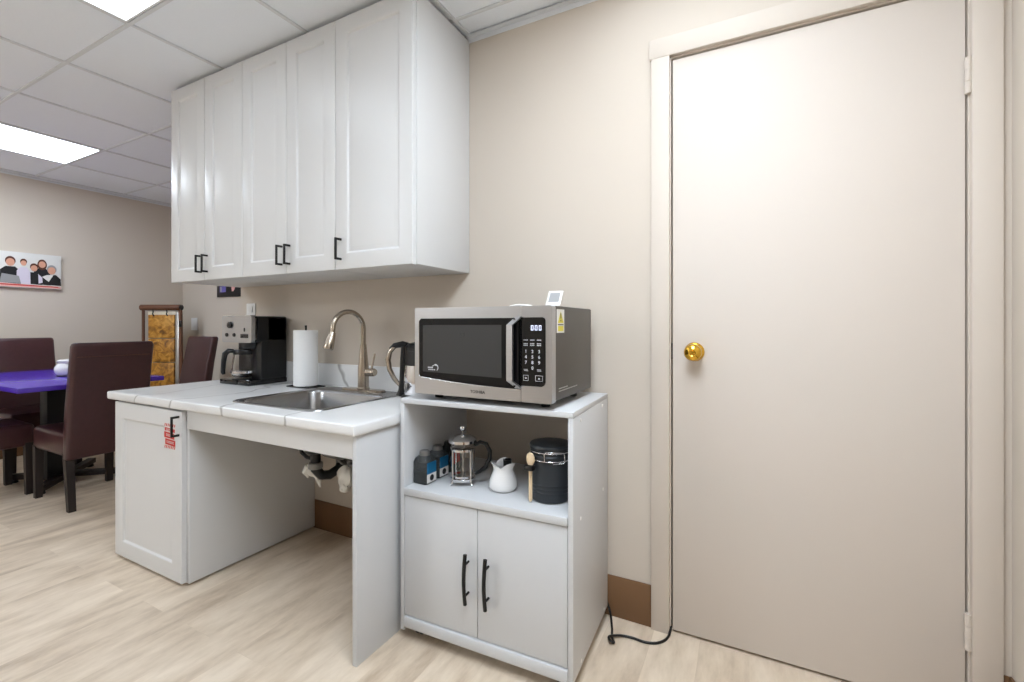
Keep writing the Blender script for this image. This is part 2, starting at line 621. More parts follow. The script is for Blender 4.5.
def pull(x, yf, z0, z1, parent, out=0.031, w_=0.009):
    mb = MB()
    mb.box(x - w_ / 2, x + w_ / 2, yf - out, yf - out + 0.007, z0, z1, 0.001)
    for z in (z0, z1 - 0.009):
        mb.box(x - 0.004, x + 0.004, yf - out + 0.004, yf + 0.0005, z, z + 0.009, 0.001)
    return mb.build('handle', M['black_metal'], parent)


UZ0, UZ1, UY = 1.316, 2.336, -0.377
units = [((-2.734, -2.425), (-2.425, -2.119), 'white two-door wall cabinet at the far left end of the row'),
         ((-2.119, -1.805), (-1.805, -1.501), 'white two-door wall cabinet in the middle of the row, above the sink'),
         ((-1.501, -1.098), None, 'single-door white wall cabinet with a large plain right side, nearest the beige door')]
for a_, b_, lab in units:
    x0 = a_[0]
    x1 = (b_ or a_)[1]
    if b_ is None:
        x1 += 0.004
    t = thing('wall_cabinet', ((x0 + x1) / 2, -0.19, UZ0), lab, 'cabinet', group='white wall cabinets above the counter')
    MB().box(x0 + 0.0004, x1 - 0.0004, UY + 0.0205, -0.0005, UZ0 + 0.001, UZ1, 0.001).build('body', M['cab'], t)
    d1 = panel_door(a_[0] + 0.0015, a_[1] - 0.0015, UY, UZ0 - 0.001, UZ1 - 0.004, t)
    if b_:
        d2 = panel_door(b_[0] + 0.0015, b_[1] - 0.0015, UY, UZ0 - 0.001, UZ1 - 0.004, t)
        pull(a_[1] - 0.026, UY, 1.352, 1.440, d1)
        pull(b_[0] + 0.026, UY, 1.352, 1.440, d2)
    else:
        pull(a_[0] + 0.034, UY, 1.352, 1.440, d1)

# base cabinet on the left under the counter
CT, CTH = 0.775, 0.036
t = thing('base_cabinet', (-2.353, -0.33, 0), 'white base cabinet with one door under the left end of the counter', 'cabinet')
MB().box(-2.655, -2.074, -0.628, -0.008, 0.010, CT - CTH - 0.016, 0.001).build('body', M['cab'], t)
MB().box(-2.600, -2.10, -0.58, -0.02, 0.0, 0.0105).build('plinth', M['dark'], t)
d = panel_door(-2.655, -2.090, -0.650, 0.014, CT - CTH - 0.009, t, fr=0.070)
pull(-2.108, -0.650, 0.627, 0.712, d)
st = thing('sticker', (-2.182, -0.6505, 0.568), 'small red and white notice sticker on the base cabinet door', 'sticker')
s = MB()
SX0, SX1, SZ0, SZ1, SY = -2.222, -2.132, 0.567, 0.672, -0.6502
s.box(SX0, SX1, SY - 0.0003, SY, SZ0, SZ1)
s.mi = 1
for i in range(7):          # striped top and bottom edges
    for z in (SZ0, SZ1 - 0.012):
        x = SX0 + 0.003 + i * 0.0125
        s.prism([(x, z), (x + 0.006, z), (x + 0.010, z + 0.012), (x + 0.004, z + 0.012)], SY - 0.0007, SY - 0.0003)
for z0, z1, x0, x1 in ((0.655, 0.641, 0.006, 0.084), (0.637, 0.612, 0.002, 0.080), (0.608, 0.583, 0.010, 0.088)):
    s.prism([(SX0 + x0, z0), (SX0 + x1, z0 - 0.004), (SX0 + x1, z1 - 0.004), (SX0 + x0, z1)], SY - 0.0007, SY - 0.0003)
s.mi = 0
for z, x0, n in ((0.645, 0.020, 5), (0.624, 0.018, 5), (0.595, 0.022, 6)):   # white unreadable lettering strokes
    for i in range(n):
        x = SX0 + x0 + i * 0.0095
        zz = z - 0.0005 * i
        s.box(x, x + 0.006, SY - 0.001, SY - 0.0007, zz - 0.005, zz - 0.002)
        s.box(x, x + 0.0022, SY - 0.001, SY - 0.0007, zz - 0.005, zz + 0.005)
        s.box(x, x + 0.006, SY - 0.001, SY - 0.0007, zz + 0.002, zz + 0.005)
s.build('printed_label', [M['white_print'], M['red']], st)

# counter support: apron and right end panel
t = thing('counter_frame', (-1.6, -0.63, 0), 'white apron and end panel carrying the counter over the open knee space', 'counter support')
MB().box(-1.128, -1.110, -0.636, -0.022, 0.0, CT - CTH - 0.0005, 0.001).build('end_panel', M['cabgrey'], t)
MB().box(-2.0735, -1.1285, -0.636, -0.618, 0.659, CT - CTH - 0.0005, 0.001).build('apron', M['cab'], t)

# countertop with sink cut-out
SKX0, SKX1, SKY0, SKY1 = -1.908, -1.385, -0.572, -0.062
CX0, CX1, CY0, CY1 = -2.715, -1.099, -0.658, -0.0005


def ring(i, z, r=0.004):
    return rrect(CX0 + i, CX1 - i, CY0 + i, CY1 - i if i == 0 else CY1, max(0.001, r), z)


hole = lambda z: rrect(SKX0 + 0.012, SKX1 - 0.012, SKY0 + 0.012, SKY1 - 0.012, 0.05, z)
cb = MB()
cb.loft([hole(CT - CTH), ring(0.004, CT - CTH), ring(0.001, CT - CTH + 0.003), ring(0, CT - CTH + 0.008), ring(0, CT - 0.006), ring(0.0010, CT - 0.0025),
         ring(0.0035, CT - 0.0006), ring(0.007, CT), hole(CT)], cap0=False, cap1=False, ring=True)
co = thing('countertop', (-1.9, -0.33, CT - CTH), 'long white marbled laminate countertop with a rounded front edge', 'countertop')
cb.build('slab', M['marble'], co, smooth=40)
MB().box(CX0, CX1, -0.019, -0.0005, CT + 0.0003, 0.887, 0.002).build('backsplash', M['marble'], co)

# ------------------------------------------------------------------ sink
t = thing('kitchen_sink', (-1.66, -0.32, CT), 'rectangular stainless steel drop-in sink set in the counter', 'sink')
Z0 = CT + 0.0005
bx0, bx1, by0, by1 = SKX0 + 0.028, SKX1 - 0.028, SKY0 + 0.028, -0.160
sk = MB()
sk.loft([rrect(SKX0, SKX1, SKY0, SKY1, 0.055, Z0), rrect(SKX0 + 0.002, SKX1 - 0.002, SKY0 + 0.002, SKY1 - 0.002, 0.054, Z0 + 0.004),
         rrect(SKX0 + 0.008, SKX1 - 0.008, SKY0 + 0.008, SKY1 - 0.008, 0.050, Z0 + 0.005),
         rrect(SKX0 + 0.014, SKX1 - 0.014, SKY0 + 0.014, SKY1 - 0.012, 0.048, Z0 + 0.0025),
         rrect(bx0 - 0.006, bx1 + 0.006, by0 - 0.006, by1 + 0.006, 0.064, Z0 + 0.0022),
         rrect(bx0, bx1, by0, by1, 0.060, Z0 - 0.001), rrect(bx0 + 0.004, bx1 - 0.004, by0 + 0.004, by1 - 0.004, 0.058, Z0 - 0.010),
         rrect(bx0 + 0.012, bx1 - 0.012, by0 + 0.012, by1 - 0.012, 0.055, Z0 - 0.110),
         rrect(bx0 + 0.022, bx1 - 0.022, by0 + 0.022, by1 - 0.022, 0.050, Z0 - 0.150),
         rrect(bx0 + 0.050, bx1 - 0.050, by0 + 0.050, by1 - 0.050, 0.040, Z0 - 0.165)], cap0=False)
bowl = sk.build('basin', M['sinksteel'], t, smooth=50)
MB().lathe([(0.045, 0), (0.045, 0.002), (0.036, 0.003), (0.03, -0.0005 + 0.001)], ((bx0 + bx1) / 2, (by0 + by1) / 2, Z0 - 0.1648), 28).build('drain_strainer', M['chrome'], t)

# ------------------------------------------------------------------ faucet
FX, FY, FZ = -1.628, -0.098, Z0 + 0.003
t = thing('faucet', (FX, FY, FZ), 'brushed nickel gooseneck faucet with a pull-down spray head behind the sink', 'faucet')
MB().loft([rrect(FX - 0.130, FX + 0.130, FY - 0.027, FY + 0.027, 0.0265, FZ), rrect(FX - 0.130, FX + 0.130, FY - 0.027, FY + 0.027, 0.0265, FZ + 0.005),
           rrect(FX - 0.125, FX + 0.125, FY - 0.022, FY + 0.022, 0.0215, FZ + 0.009)]).build('deck_plate', M['nickel'], t)
MB().lathe([(0.029, 0.009), (0.029, 0.014), (0.026, 0.018), (0.0255, 0.105), (0.024, 0.120), (0.0165, 0.195), (0.0145, 0.215), (0.0145, 0.22)], (FX, FY, FZ), 28).build('body', M['nickel'], t)
pts = [(FX, FY, FZ + 0.20), (FX, FY, FZ + 0.235)]
R_ = 0.081
zc = 1.163 - R_ - 0.012
for i in range(0, 17):
    a_ = PI * 0.93 * i / 16
    pts.append((FX - 0.02 * (1 - math.cos(a_)) * 0.5, FY - R_ * (1 - math.cos(a_)), zc + R_ * math.sin(a_)))
pts.append((FX - 0.021, FY - 2 * R_ - 0.002, zc - 0.0 - 0.02))
MB().tube(pts, 0.0115, 16).build('spout', M['nickel'], t, smooth=60)
e0 = Vector(pts[-1])
e1 = e0 + Vector((-0.003, -0.021, -0.068))
dv = (e1 - e0)
MB().tube([e0 + dv * f for f in (-0.1, 0.0, 0.05, 0.5, 0.93, 1.0)], [0.0135, 0.0145, 0.0155, 0.0195, 0.0225, 0.0205], 20).build('spray_head', M['nickel'], t, smooth=50)
MB().tube([(FX + 0.018, FY, FZ + 0.088), (FX + 0.028, FY, FZ + 0.088), (FX + 0.070, FY - 0.004, FZ + 0.090), (FX + 0.078, FY - 0.004, FZ + 0.090)], [0.017, 0.019, 0.019, 0.015], 20).build('handle_hub', M['nickel'], t)
MB().tube([(FX + 0.055, FY - 0.004, FZ + 0.100), (FX + 0.062, FY - 0.002, FZ + 0.130), (FX + 0.070, FY + 0.004, FZ + 0.178)], [0.0055, 0.005, 0.0042], 12).build('lever', M['nickel'], t)

# ------------------------------------------------------------------ under-sink plumbing
t = thing('drain_pipe', (-1.70, -0.28, 0.40), 'black drain trap with torn white wrap hanging under the sink', 'drain pipe')
dm = MB()
DXc, DYc = (bx0 + bx1) / 2, (by0 + by1) / 2
dm.lathe([(0.03, 0.0), (0.045, 0.01), (0.045, 0.05)], (DXc, DYc, Z0 - 0.232), 24)
dm.tube([(DXc, DYc, 0.56), (DXc, DYc, 0.475), (DXc + 0.01, DYc + 0.02, 0.445), (DXc + 0.02, DYc + 0.055, 0.437), (DXc + 0.03, DYc + 0.10, 0.455), (DXc + 0.03, DYc + 0.12, 0.50),
         (DXc + 0.03, DYc + 0.15, 0.515), (DXc + 0.02, -0.001, 0.512)], 0.021, 16)
dm.build('trap', M['black_plastic'], t, smooth=60)
nuts = MB()
nuts.lathe([(0.028, 0), (0.030, 0.004), (0.030, 0.022), (0.026, 0.026)], (DXc, DYc, 0.478), 12)
nuts.build('slip_nut', M['greyhose'], t)
nuts = MB()
nuts.lathe([(0.028, 0), (0.030, 0.004), (0.030, 0.022), (0.026, 0.026)], (DXc + 0.03, DYc + 0.12, 0.468), 12)
nuts.build('slip_nut', M['greyhose'], t)


def blob(mb, c_, rx, ry, rz, seed, seg=14):
    rnd = random.Random(seed)
    ph = [rnd.uniform(0, 6.28) for _ in range(4)]
    prof = [(math.sin(PI * i / 10), -math.cos(PI * i / 10)) for i in range(1, 10)]
    loops = []
    for r, z in prof:
        lp = []
        for k_ in range(seg):
            an = 2 * PI * k_ / seg
            q = 1 + 0.18 * math.sin(3 * an + ph[0] + 2 * z) + 0.12 * math.sin(5 * an + ph[1] - 3 * z)
            lp.append((c_[0] + rx * r * q * math.cos(an), c_[1] + ry * r * q * math.sin(an), c_[2] + rz * z))
        loops.append(lp)
    mb.loft(loops)


wm = MB()
blob(wm, (-1.722, -0.29, 0.443), 0.036, 0.030, 0.032, 3)
wm.tube([(-1.750, -0.30, 0.46), (-1.765, -0.305, 0.43), (-1.756, -0.30, 0.405)], [0.02, 0.018, 0.004], 8)
wm.tube([(-1.700, -0.30, 0.43), (-1.684, -0.305, 0.405), (-1.672, -0.305, 0.378)], [0.018, 0.012, 0.004], 8)
wm.tube([(-1.735, -0.30, 0.46), (-1.725, -0.30, 0.478), (-1.712, -0.30, 0.486)], [0.02, 0.014, 0.005], 8)
wm.build('wrap', M['wrap'], t)
t = thing('supply_valve', (-1.60, -0.2, 0.38), 'grey supply hoses and a white wrapped valve under the sink, right of the drain', 'water supply')
hm = MB()
hm.tube([(-1.55, -0.13, 0.70), (-1.53, -0.16, 0.60), (-1.54, -0.22, 0.53), (-1.60, -0.26, 0.500), (-1.68, -0.27, 0.508), (-1.76, -0.26, 0.520), (-1.83, -0.22, 0.560), (-1.86, -0.14, 0.64)], 0.007, 10)
hm.tube([(-1.52, -0.14, 0.70), (-1.49, -0.20, 0.56), (-1.50, -0.26, 0.49), (-1.55, -0.27, 0.475), (-1.62, -0.26, 0.498), (-1.66, -0.2, 0.55)], 0.007, 10)
hm.tube([(-1.545, -0.255, 0.50), (-1.548, -0.26, 0.462)], 0.012, 12)
hm.build('hose', M['greyhose'], t, smooth=60)
vm = MB()
blob(vm, (-1.552, -0.27, 0.435), 0.036, 0.032, 0.050, 11)
blob(vm, (-1.556, -0.275, 0.390), 0.022, 0.02, 0.026, 12)
vm.build('wrap', M['wrap'], t)
tag(MB().tube([(-1.838, -0.30, 0.600), (-1.825, -0.30, 0.56), (-1.800, -0.30, 0.512), (-1.765, -0.30, 0.494), (-1.725, -0.295, 0.492), (-1.702, -0.292, 0.500)], 0.008, 10).build('drain_hose', M['black_plastic']),
    'thin black hose looping under the apron beside the drain', 'hose')

# ------------------------------------------------------------------ coffee maker
AX0, AX1, AY0, AY1, AZ = -2.533, -2.280, -0.228, -0.021, CT + 0.0003
t = thing('coffee_maker', ((AX0 + AX1) / 2, (AY0 + AY1) / 2, AZ), 'black and silver drip coffee maker at the left end of the counter', 'coffee maker')
b_ = MB()
b_.box(AX0, AX1, AY0 + 0.085, AY1, AZ + 0.026, AZ + 0.362, 0.010, 3)               # rear column / tank
b_.box(AX0 + 0.002, AX1, AY0 + 0.012, AY1 - 0.002, AZ + 0.224, AZ + 0.361, 0.010, 3)   # head
b_.box(AX1 - 0.085, AX1 - 0.001, AY0 + 0.055, AY1 - 0.004, AZ + 0.026, AZ + 0.25, 0.006)
b_.build('housing', M['black_plastic'], t)
fp = MB()
fp.prism(rpoly(AX0, AX1, AZ + 0.222, AZ + 0.363, 0.014), AY0, AY0 + 0.03, 'xz')
fpo = fp.build('control_panel', M['steel_h'], t)
kb = MB()
kb.lathe([(0.017, 0), (0.016, 0.010), (0.013, 0.012)], (AX0 + 0.075, AY0, AZ + 0.315), 24, '-y')
kb.build('dial', M['black_plastic'], fpo)
for dx in (0.045, 0.110):
    MB().lathe([(0.010, 0), (0.009, 0.006)], (AX0 + dx, AY0, AZ + 0.262), 18, '-y').build('button', M['black_plastic'], fpo)
MB().box(AX0 + 0.163, AX0 + 0.228, AY0 - 0.002, AY0 + 0.001, AZ + 0.247, AZ + 0.267, 0.002).build('display', M['black_gloss'], fpo)
MB().box(AX0 + 0.194, AX0 + 0.200, AY0 - 0.004, AY0 + 0.001, AZ + 0.280, AZ + 0.300, 0.001).build('switch', M['black_plastic'], fpo)
MB().box(AX0 + 0.01, AX1 - 0.01, AY0 - 0.001, AY0 + 0.028, AZ + 0.3615, AZ + 0.366, 0.002).build('trim_strip', M['chrome'], t)
bs = MB()
bs.box(AX0, AX0 + 0.150, AY0 - 0.014, AY1, AZ, AZ + 0.026, 0.005)
bs.box(AX0 + 0.156, AX1, AY0 - 0.014, AY1, AZ, AZ + 0.028, 0.005)
bs.build('base', M['black_gloss'], t)
CCX, CCY = AX0 + 0.115, AY0 + 0.058
MB().lathe([(0.060, 0.0), (0.062, 0.003), (0.055, 0.006)], (CCX, CCY, AZ + 0.0285), 28).build('hot_plate', M['steel'], t)
cf = thing('glass_carafe', (CCX, CCY, AZ + 0.035), 'glass coffee pot with a black handle standing in the coffee maker', 'coffee pot')
MB().lathe([(0.050, 0.0), (0.064, 0.006), (0.070, 0.028), (0.069, 0.060), (0.060, 0.105), (0.056, 0.128), (0.054, 0.128), (0.058, 0.104), (0.066, 0.060),
            (0.067, 0.028), (0.062, 0.010), (0.048, 0.004)], (CCX, CCY, AZ + 0.036), 36).build('jug', M['glass'], cf, smooth=60)
MB().lathe([(0.0585, 0.122), (0.0595, 0.124), (0.0595, 0.142), (0.057, 0.146), (0.02, 0.150), (0.0, 0.150)], (CCX, CCY, AZ + 0.036), 30, cap1=False).build('lid', M['black_plastic'], cf)
MB().lathe([(0.0705, 0.022), (0.0725, 0.023), (0.0725, 0.034), (0.0705, 0.035)], (CCX, CCY, AZ + 0.036), 36).build('band', M['chrome'], cf)
hd = MB()
ang = math.radians(238)
hdv = Vector((math.cos(ang), math.sin(ang), 0))
hc = Vector((CCX, CCY, AZ + 0.036))
def hp(r, z):
    return hc + hdv * r + Vector((0, 0, z))
hd.tube([hp(0.056, 0.140), hp(0.078, 0.142), hp(0.095, 0.125), hp(0.101, 0.085), hp(0.104, 0.030), hp(0.100, 0.018)], [0.010, 0.013, 0.014, 0.012, 0.011, 0.008], 12)
hd.build('handle', M['black_plastic'], cf, smooth=60)
fb = MB()
fb.lathe([(0.052, 0.0), (0.062, 0.02), (0.062, 0.032)], (CCX + 0.035, CCY + 0.012, AZ + 0.1885), 28)
fb.build('filter_basket', M['black_plastic'], t)

# ------------------------------------------------------------------ paper towel
PX, PY = -2.005, -0.118
t = thing('paper_towel_holder', (PX, PY, CT), 'black wire paper towel stand on the counter behind the sink', 'towel holder')
pm = MB()
pz = CT + 0.004
for pa, pb in (((PX - 0.085, PY - 0.045), (PX + 0.085, PY - 0.045)), ((PX - 0.085, PY + 0.045), (PX + 0.085, PY + 0.045)), ((PX - 0.085, PY - 0.045), (PX - 0.085, PY + 0.045)),
               ((PX + 0.085, PY - 0.045), (PX + 0.085, PY + 0.045)), ((PX - 0.05, PY - 0.045), (PX + 0.05, PY + 0.045)), ((PX + 0.05, PY - 0.045), (PX - 0.05, PY + 0.045))):
    pm.tube([(*pa, pz), (*pb, pz)], 0.0035, 8)
pm.build('wire_base', M['black_metal'], t)
MB().tube([(PX, PY, CT + 0.004), (PX, PY, 1.078), (PX, PY, 1.088)], [0.005, 0.005, 0.006], 10).build('post', M['black_metal'], t)
tag(MB().lathe([(0.021, 0.0), (0.056, 0.0), (0.058, 0.003), (0.058, 0.277), (0.056, 0.280), (0.021, 0.280), (0.020, 0.277), (0.020, 0.003)], (PX, PY, CT + 0.0085), 40).build('paper_towel_roll', M['paper']),
    'full white paper towel roll standing on its wire stand', 'paper towel')

# ------------------------------------------------------------------ electric kettle
KX_, KY_ = -1.243, -0.140
t = thing('electric_kettle', (KX_, KY_, CT), 'stainless electric kettle with a black handle, half hidden behind the microwave', 'kettle')
KB = CT + 0.0005
MB().lathe([(0.088, 0.0), (0.090, 0.004), (0.084, 0.018), (0.07, 0.022)], (KX_, KY_, KB), 32).build('base', M['black_plastic'], t)
MB().lathe([(0.078, 0.023), (0.080, 0.03), (0.078, 0.10), (0.070, 0.185), (0.066, 0.205)], (KX_, KY_, KB), 36).build('body', M['chrome'], t)
MB().lathe([(0.069, 0.204), (0.071, 0.208), (0.071, 0.222), (0.060, 0.236), (0.03, 0.243), (0.0, 0.244)], (KX_, KY_, KB), 36, cap1=False).build('lid', M['black_plastic'], t)
MB().lathe([(0.0745, 0.145), (0.0765, 0.148), (0.0715, 0.206), (0.0695, 0.207)], (KX_, KY_, KB), 36).build('rim_band', M['black_plastic'], t)
kd = Vector((math.cos(math.radians(205)), math.sin(math.radians(205)), 0))
kc = Vector((KX_, KY_, KB))
kp = lambda r, z: kc + kd * r + Vector((0, 0, z))
MB().tube([kp(0.050, 0.222), kp(0.085, 0.232), kp(0.120, 0.226), kp(0.140, 0.212)], [0.014, 0.014, 0.012, 0.006], 12).build('handle_top', M['black_plastic'], t, smooth=60)
MB().tube([kp(0.078, 0.222), kp(0.083, 0.15), kp(0.085, 0.08), kp(0.088, 0.035), kp(0.094, 0.012)], [0.014, 0.014, 0.014, 0.016, 0.020], 12).build('handle_spine', M['black_plastic'], t, smooth=60)
MB().tube([kp(0.120, 0.222), kp(0.140, 0.20), kp(0.148, 0.165), kp(0.142, 0.125), kp(0.122, 0.085), kp(0.096, 0.055)], [0.010, 0.011, 0.012, 0.011, 0.010, 0.008], 12).build('handle_loop', M['nickel'], t, smooth=60)

# ------------------------------------------------------------------ microwave cart
X0, X1, Y0, Y1 = -1.090, -0.463, -0.450, -0.030
t = thing('microwave_cart', ((X0 + X1) / 2, (Y0 + Y1) / 2, 0), 'white rolling microwave cart with an open shelf and two doors', 'cart')
TP = 0.016
KZ0 = 0.042
MB().box(X0, X0 + TP, Y0, Y1, KZ0 - 0.012, 0.8175, 0.001).build('side_panel', M['cabgrey'], t)
rp_ = MB().box(X1 - TP, X1, Y0, Y1, KZ0 - 0.0, 0.8175, 0.001).build('side_panel', M['cabgrey'], t)
MB().box(X0, X1, Y0 - 0.001, Y1, 0.818, 0.835, 0.0012).build('top_panel', M['cabgrey'], t)
MB().box(X0 + TP, X1 - TP, Y0 - 0.006, Y1, 0.501, 0.528, 0.005).build('shelf', M['cabgrey'], t)
MB().box(X0 + TP, X1 - TP, Y0 - 0.006, Y1, KZ0 + 0.001, 0.082, 0.006).build('bottom_panel', M['cabgrey'], t)
MB().box(X0 + TP, X1 - TP, Y1 - 0.004, Y1, 0.082, 0.501).build('back_panel', M['cabgrey'], t)
xm = (X0 + X1) / 2 - 0.006
for xa, xb, hx in ((X0 + TP + 0.002, xm - 0.0012, xm - 0.033), (xm + 0.0012, X1 - TP - 0.002, xm + 0.040)):
    d = MB().box(xa, xb, Y0 + 0.001, Y0 + 0.016, 0.085, 0.498, 0.001).build('door', M['cabgrey'], t)
    hb = MB()
    hb.tube([(hx, Y0 - 0.021 - 0.009 * math.sin(PI * i / 8), 0.197 + 0.160 * i / 8) for i in range(9)], 0.0063, 10)
    for z in (0.225, 0.325):
        hb.tube([(hx, Y0 + 0.002, z), (hx, Y0 - 0.026, z)], 0.004, 8)
    hb.build('handle', M['black_metal'], d, smooth=60)
for sy, sz in ((-0.375, 0.800), (-0.112, 0.802), (-0.375, 0.500), (-0.100, 0.500), (-0.087, 0.060), (-0.370, 0.062)):
    MB().lathe([(0.0062, 0), (0.0058, 0.0012), (0.004, 0.0016)], (X1, sy, sz), 14, 'x').build('screw_cap', M['white'], rp_)
for cx_, cy_ in ((X0 + 0.05, Y0 + 0.05), (X1 - 0.05, Y0 + 0.05), (X0 + 0.05, Y1 - 0.05), (X1 - 0.03, Y1 - 0.04)):
    cm = MB()
    for s_ in (-1, 1):
        cm.lathe([(0.008, 0), (0.0165, 0.002), (0.017, 0.006), (0.0165, 0.010), (0.008, 0.012)], (cx_ + s_ * 0.009 - 0.006, cy_, 0.017), 20, 'x')
    cm.box(cx_ - 0.012, cx_ + 0.012, cy_ - 0.012, cy_ + 0.012, 0.026, KZ0 + 0.001, 0.002)
    cm.build('caster', M['black_plastic'], t)

t.rotation_euler = (0, 0, math.radians(2.2))      # the cart stands slightly askew

# ------------------------------------------------------------------ microwave
mx0, mx1, my0, my1, mz0, mz1 = -1.026, -0.516, -0.440, -0.075, 0.856, 1.148
fy = -0.452                                            # front face
t = thing('microwave_oven', ((mx0 + mx1) / 2, (my0 + my1) / 2, 0.835), 'stainless steel microwave oven with a black window on top of the white cart', 'microwave')
MB().box(mx0 + 0.003, mx1 - 0.001, my0 + 0.016, my1, mz0 + 0.004, mz1, 0.004).build('casing', M['darksteel'], t)
cs = MB()
cs.box(mx1 - 0.0012, mx1 + 0.0006, my0 + 0.045, my0 + 0.21, mz0 + 0.030, mz0 + 0.033, 0.0004)
cs.box(mx1 - 0.0012, mx1 + 0.0006, my0 + 0.045, my0 + 0.12, mz0 + 0.038, mz0 + 0.041, 0.0004)
cs.build('pressed_rib', M['steel'], t)
for px in (mx0 + 0.05, mx1 - 0.05):
    for py in (my0 + 0.06, my1 - 0.06):
        MB().lathe([(0.014, 0), (0.015, 0.004), (0.015, 0.0255)], (px, py, 0.8353), 18).build('foot', M['black_plastic'], t)
# front: left door and right control column
xs = -0.6175
dm = MB()
dm.prism(rpoly(mx0, xs, mz0, mz1, 0.006), fy, my0 + 0.018, 'xz')
do = dm.build('door', M['steel_h'], t)
cm = MB()
cm.prism(rpoly(xs + 0.001, mx1, mz0, mz1, 0.006), fy, my0 + 0.018, 'xz')
cpo = cm.build('control_column', M['steel_h'], t)
# window: curved lower edge
def wpoly(ins):
    x_0, x_1, z1_ = -1.006 + ins, -0.6175 - ins * 0.3, 1.112 - ins
    out = [(x_0 + 0.008, z1_), (x_0, z1_ - 0.008)]
    n = 10
    for i in range(n + 1):
        f = i / n
        x = x_0 + (x_1 - x_0) * f
        z = 0.915 + ins - 0.020 * (1 - (1 - f) ** 2)
        if i == 0:
            out += [(x, z + 0.006), (x + 0.005, z)]
        else:
            out.append((x, z))
    out.append((x_1, z1_))
    return out
win = MB()
win.prism(wpoly(0.0), fy - 0.0018, fy + 0.002, 'xz')
wo = win.build('window', M['window'], do)
MB().prism([(-0.990, 0.932), (-0.684, 0.925), (-0.684, 1.090), (-0.990, 1.090)], fy - 0.0022, fy - 0.0016, 'xz').build('screen', M['windowin'], wo)
lipm = MB()
wp = wpoly(-0.0015)
lipm.tube([(p[0], fy - 0.0005, p[1]) for p in wp[1:-1]], 0.0016, 8)
lipm.build('chrome_lip', M['chrome'], do, smooth=60)
# small white badge on the glass: swoosh and short strokes
bd = MB()
for i, (xa, xb, z) in enumerate(((-0.968, -0.946, 0.944), (-0.966, -0.936, 0.938))):
    n = 5 - i
    for q in range(n):
        w_ = (xb - xa) / n
        bd.box(xa + q * w_, xa + q * w_ + w_ * 0.7, fy - 0.0028, fy - 0.002, z, z + (0.005 if i == 0 else 0.003))
arc = [(-0.938 + 0.012 * math.cos(a_ * 0.35 - 0.9), 0.947 + 0.011 * math.sin(a_ * 0.35 - 0.9)) for a_ in range(8)]
bd.tube([(p[0], fy - 0.0024, p[1]) for p in arc], 0.0013, 6)
bd.tube([(-0.950, fy - 0.0024, 0.951), (-0.940, fy - 0.0024, 0.956), (-0.932, fy - 0.0024, 0.953)], 0.0013, 6)
bd.build('badge', M['keytext'], wo)
rg = MB()
rg.tube([(-0.828 + 0.008 * math.cos(2 * PI * i / 20), fy - 0.0022, 1.060 + 0.008 * math.sin(2 * PI * i / 20)) for i in range(20)], 0.0014, 6, ring=True)
rg.build('round_mark', M['black_print'], wo)
text('lettering', 'TOSHIBA', 0.0135, M['black_print'], do, (-0.772, fy - 0.0004, 0.8755), FACE_FRONT)
# handle
hm = MB()
hy = fy - 0.030
prof = [(-0.652, hy), (-0.630, hy - 0.004), (-0.630, hy + 0.006), (-0.652, hy + 0.009)]
loops = []
for z, dx, dy in ((0.897, 0.016, 0.026), (0.905, 0.012, 0.020), (0.922, 0.0, 0.0), (1.006, 0, -0.001), (1.090, 0.0, 0.0), (1.108, 0.012, 0.020), (1.116, 0.016, 0.026)):
    loops.append([(p[0] + dx, p[1] + dy, z) for p in prof])
hm.loft(loops)
hm.build('handle', M['steel_h'], do)
MB().prism([(-0.636, 0.900), (-0.619, 0.912), (-0.619, 1.101), (-0.636, 1.112)], fy - 0.014, fy - 0.0015, 'xz').build('handle_mount', M['black_gloss'], do)
# control panel
pn = MB()
pn.prism([(-0.6165, 0.906), (-0.548, 0.906), (-0.540, 0.910), (-0.536, 0.918), (-0.536, 1.104), (-0.539, 1.110), (-0.545, 1.113), (-0.6165, 1.113)], fy - 0.0018, fy + 0.001, 'xz')
po = pn.build('control_panel', M['black_gloss'], cpo)
dg = MB()
for i, x in enumerate((-0.583, -0.570, -0.557)):
    seg7(dg, x, 1.074, 0.0080, 0.0150, fy - 0.0024, fy - 0.0018, 'abcdef', 0.0018)
dg.box(-0.5728, -0.5718, fy - 0.0024, fy - 0.0018, 1.078, 1.0795)
dg.build('clock_digits', M['led'], po)
def legend(boxes):
    kt = MB()
    for b in boxes:
        kt.box(b[0], b[1], fy - 0.0022, fy - 0.0018, b[2], b[3])
    kt.build('key_legend', M['keytext'], po)


for x in (-0.600, -0.578, -0.556):                       # small unreadable key legends
    for zs, n in (((1.045,), 4), ((1.034, 1.029), 3)):
        w_ = 0.015 / n
        legend([(x - 0.0075 + q * w_, x - 0.0075 + q * w_ + w_ * 0.7, z - 0.0016, z + 0.0012) for z in zs for q in range(n)])
for x in (-0.600, -0.556):
    legend([(x - 0.007, x + 0.006, 0.9555, 0.9570), (x - 0.006, x + 0.007, 0.9520, 0.9532)])
for x0, x1 in ((-0.608, -0.592), (-0.568, -0.545)):      # boxed start / stop keys
    legend([(x0, x1, 0.922, 0.9229), (x0, x1, 0.938, 0.9389), (x0 - 0.0005, x0 + 0.0005, 0.922, 0.939), (x1 - 0.0005, x1 + 0.0005, 0.922, 0.939),
            ((x0 + x1) / 2 - 0.003, (x0 + x1) / 2 + 0.003, 0.928, 0.932)])
for i, ch in enumerate('1234567890'):
    r_, c_ = (i // 3, i % 3) if ch != '0' else (3, 1)
    text('key_digit', ch, 0.0135, M['keytext'], po, (-0.600 + 0.022 * c_, fy - 0.0020, 1.010 - 0.0165 * r_), FACE_FRONT)
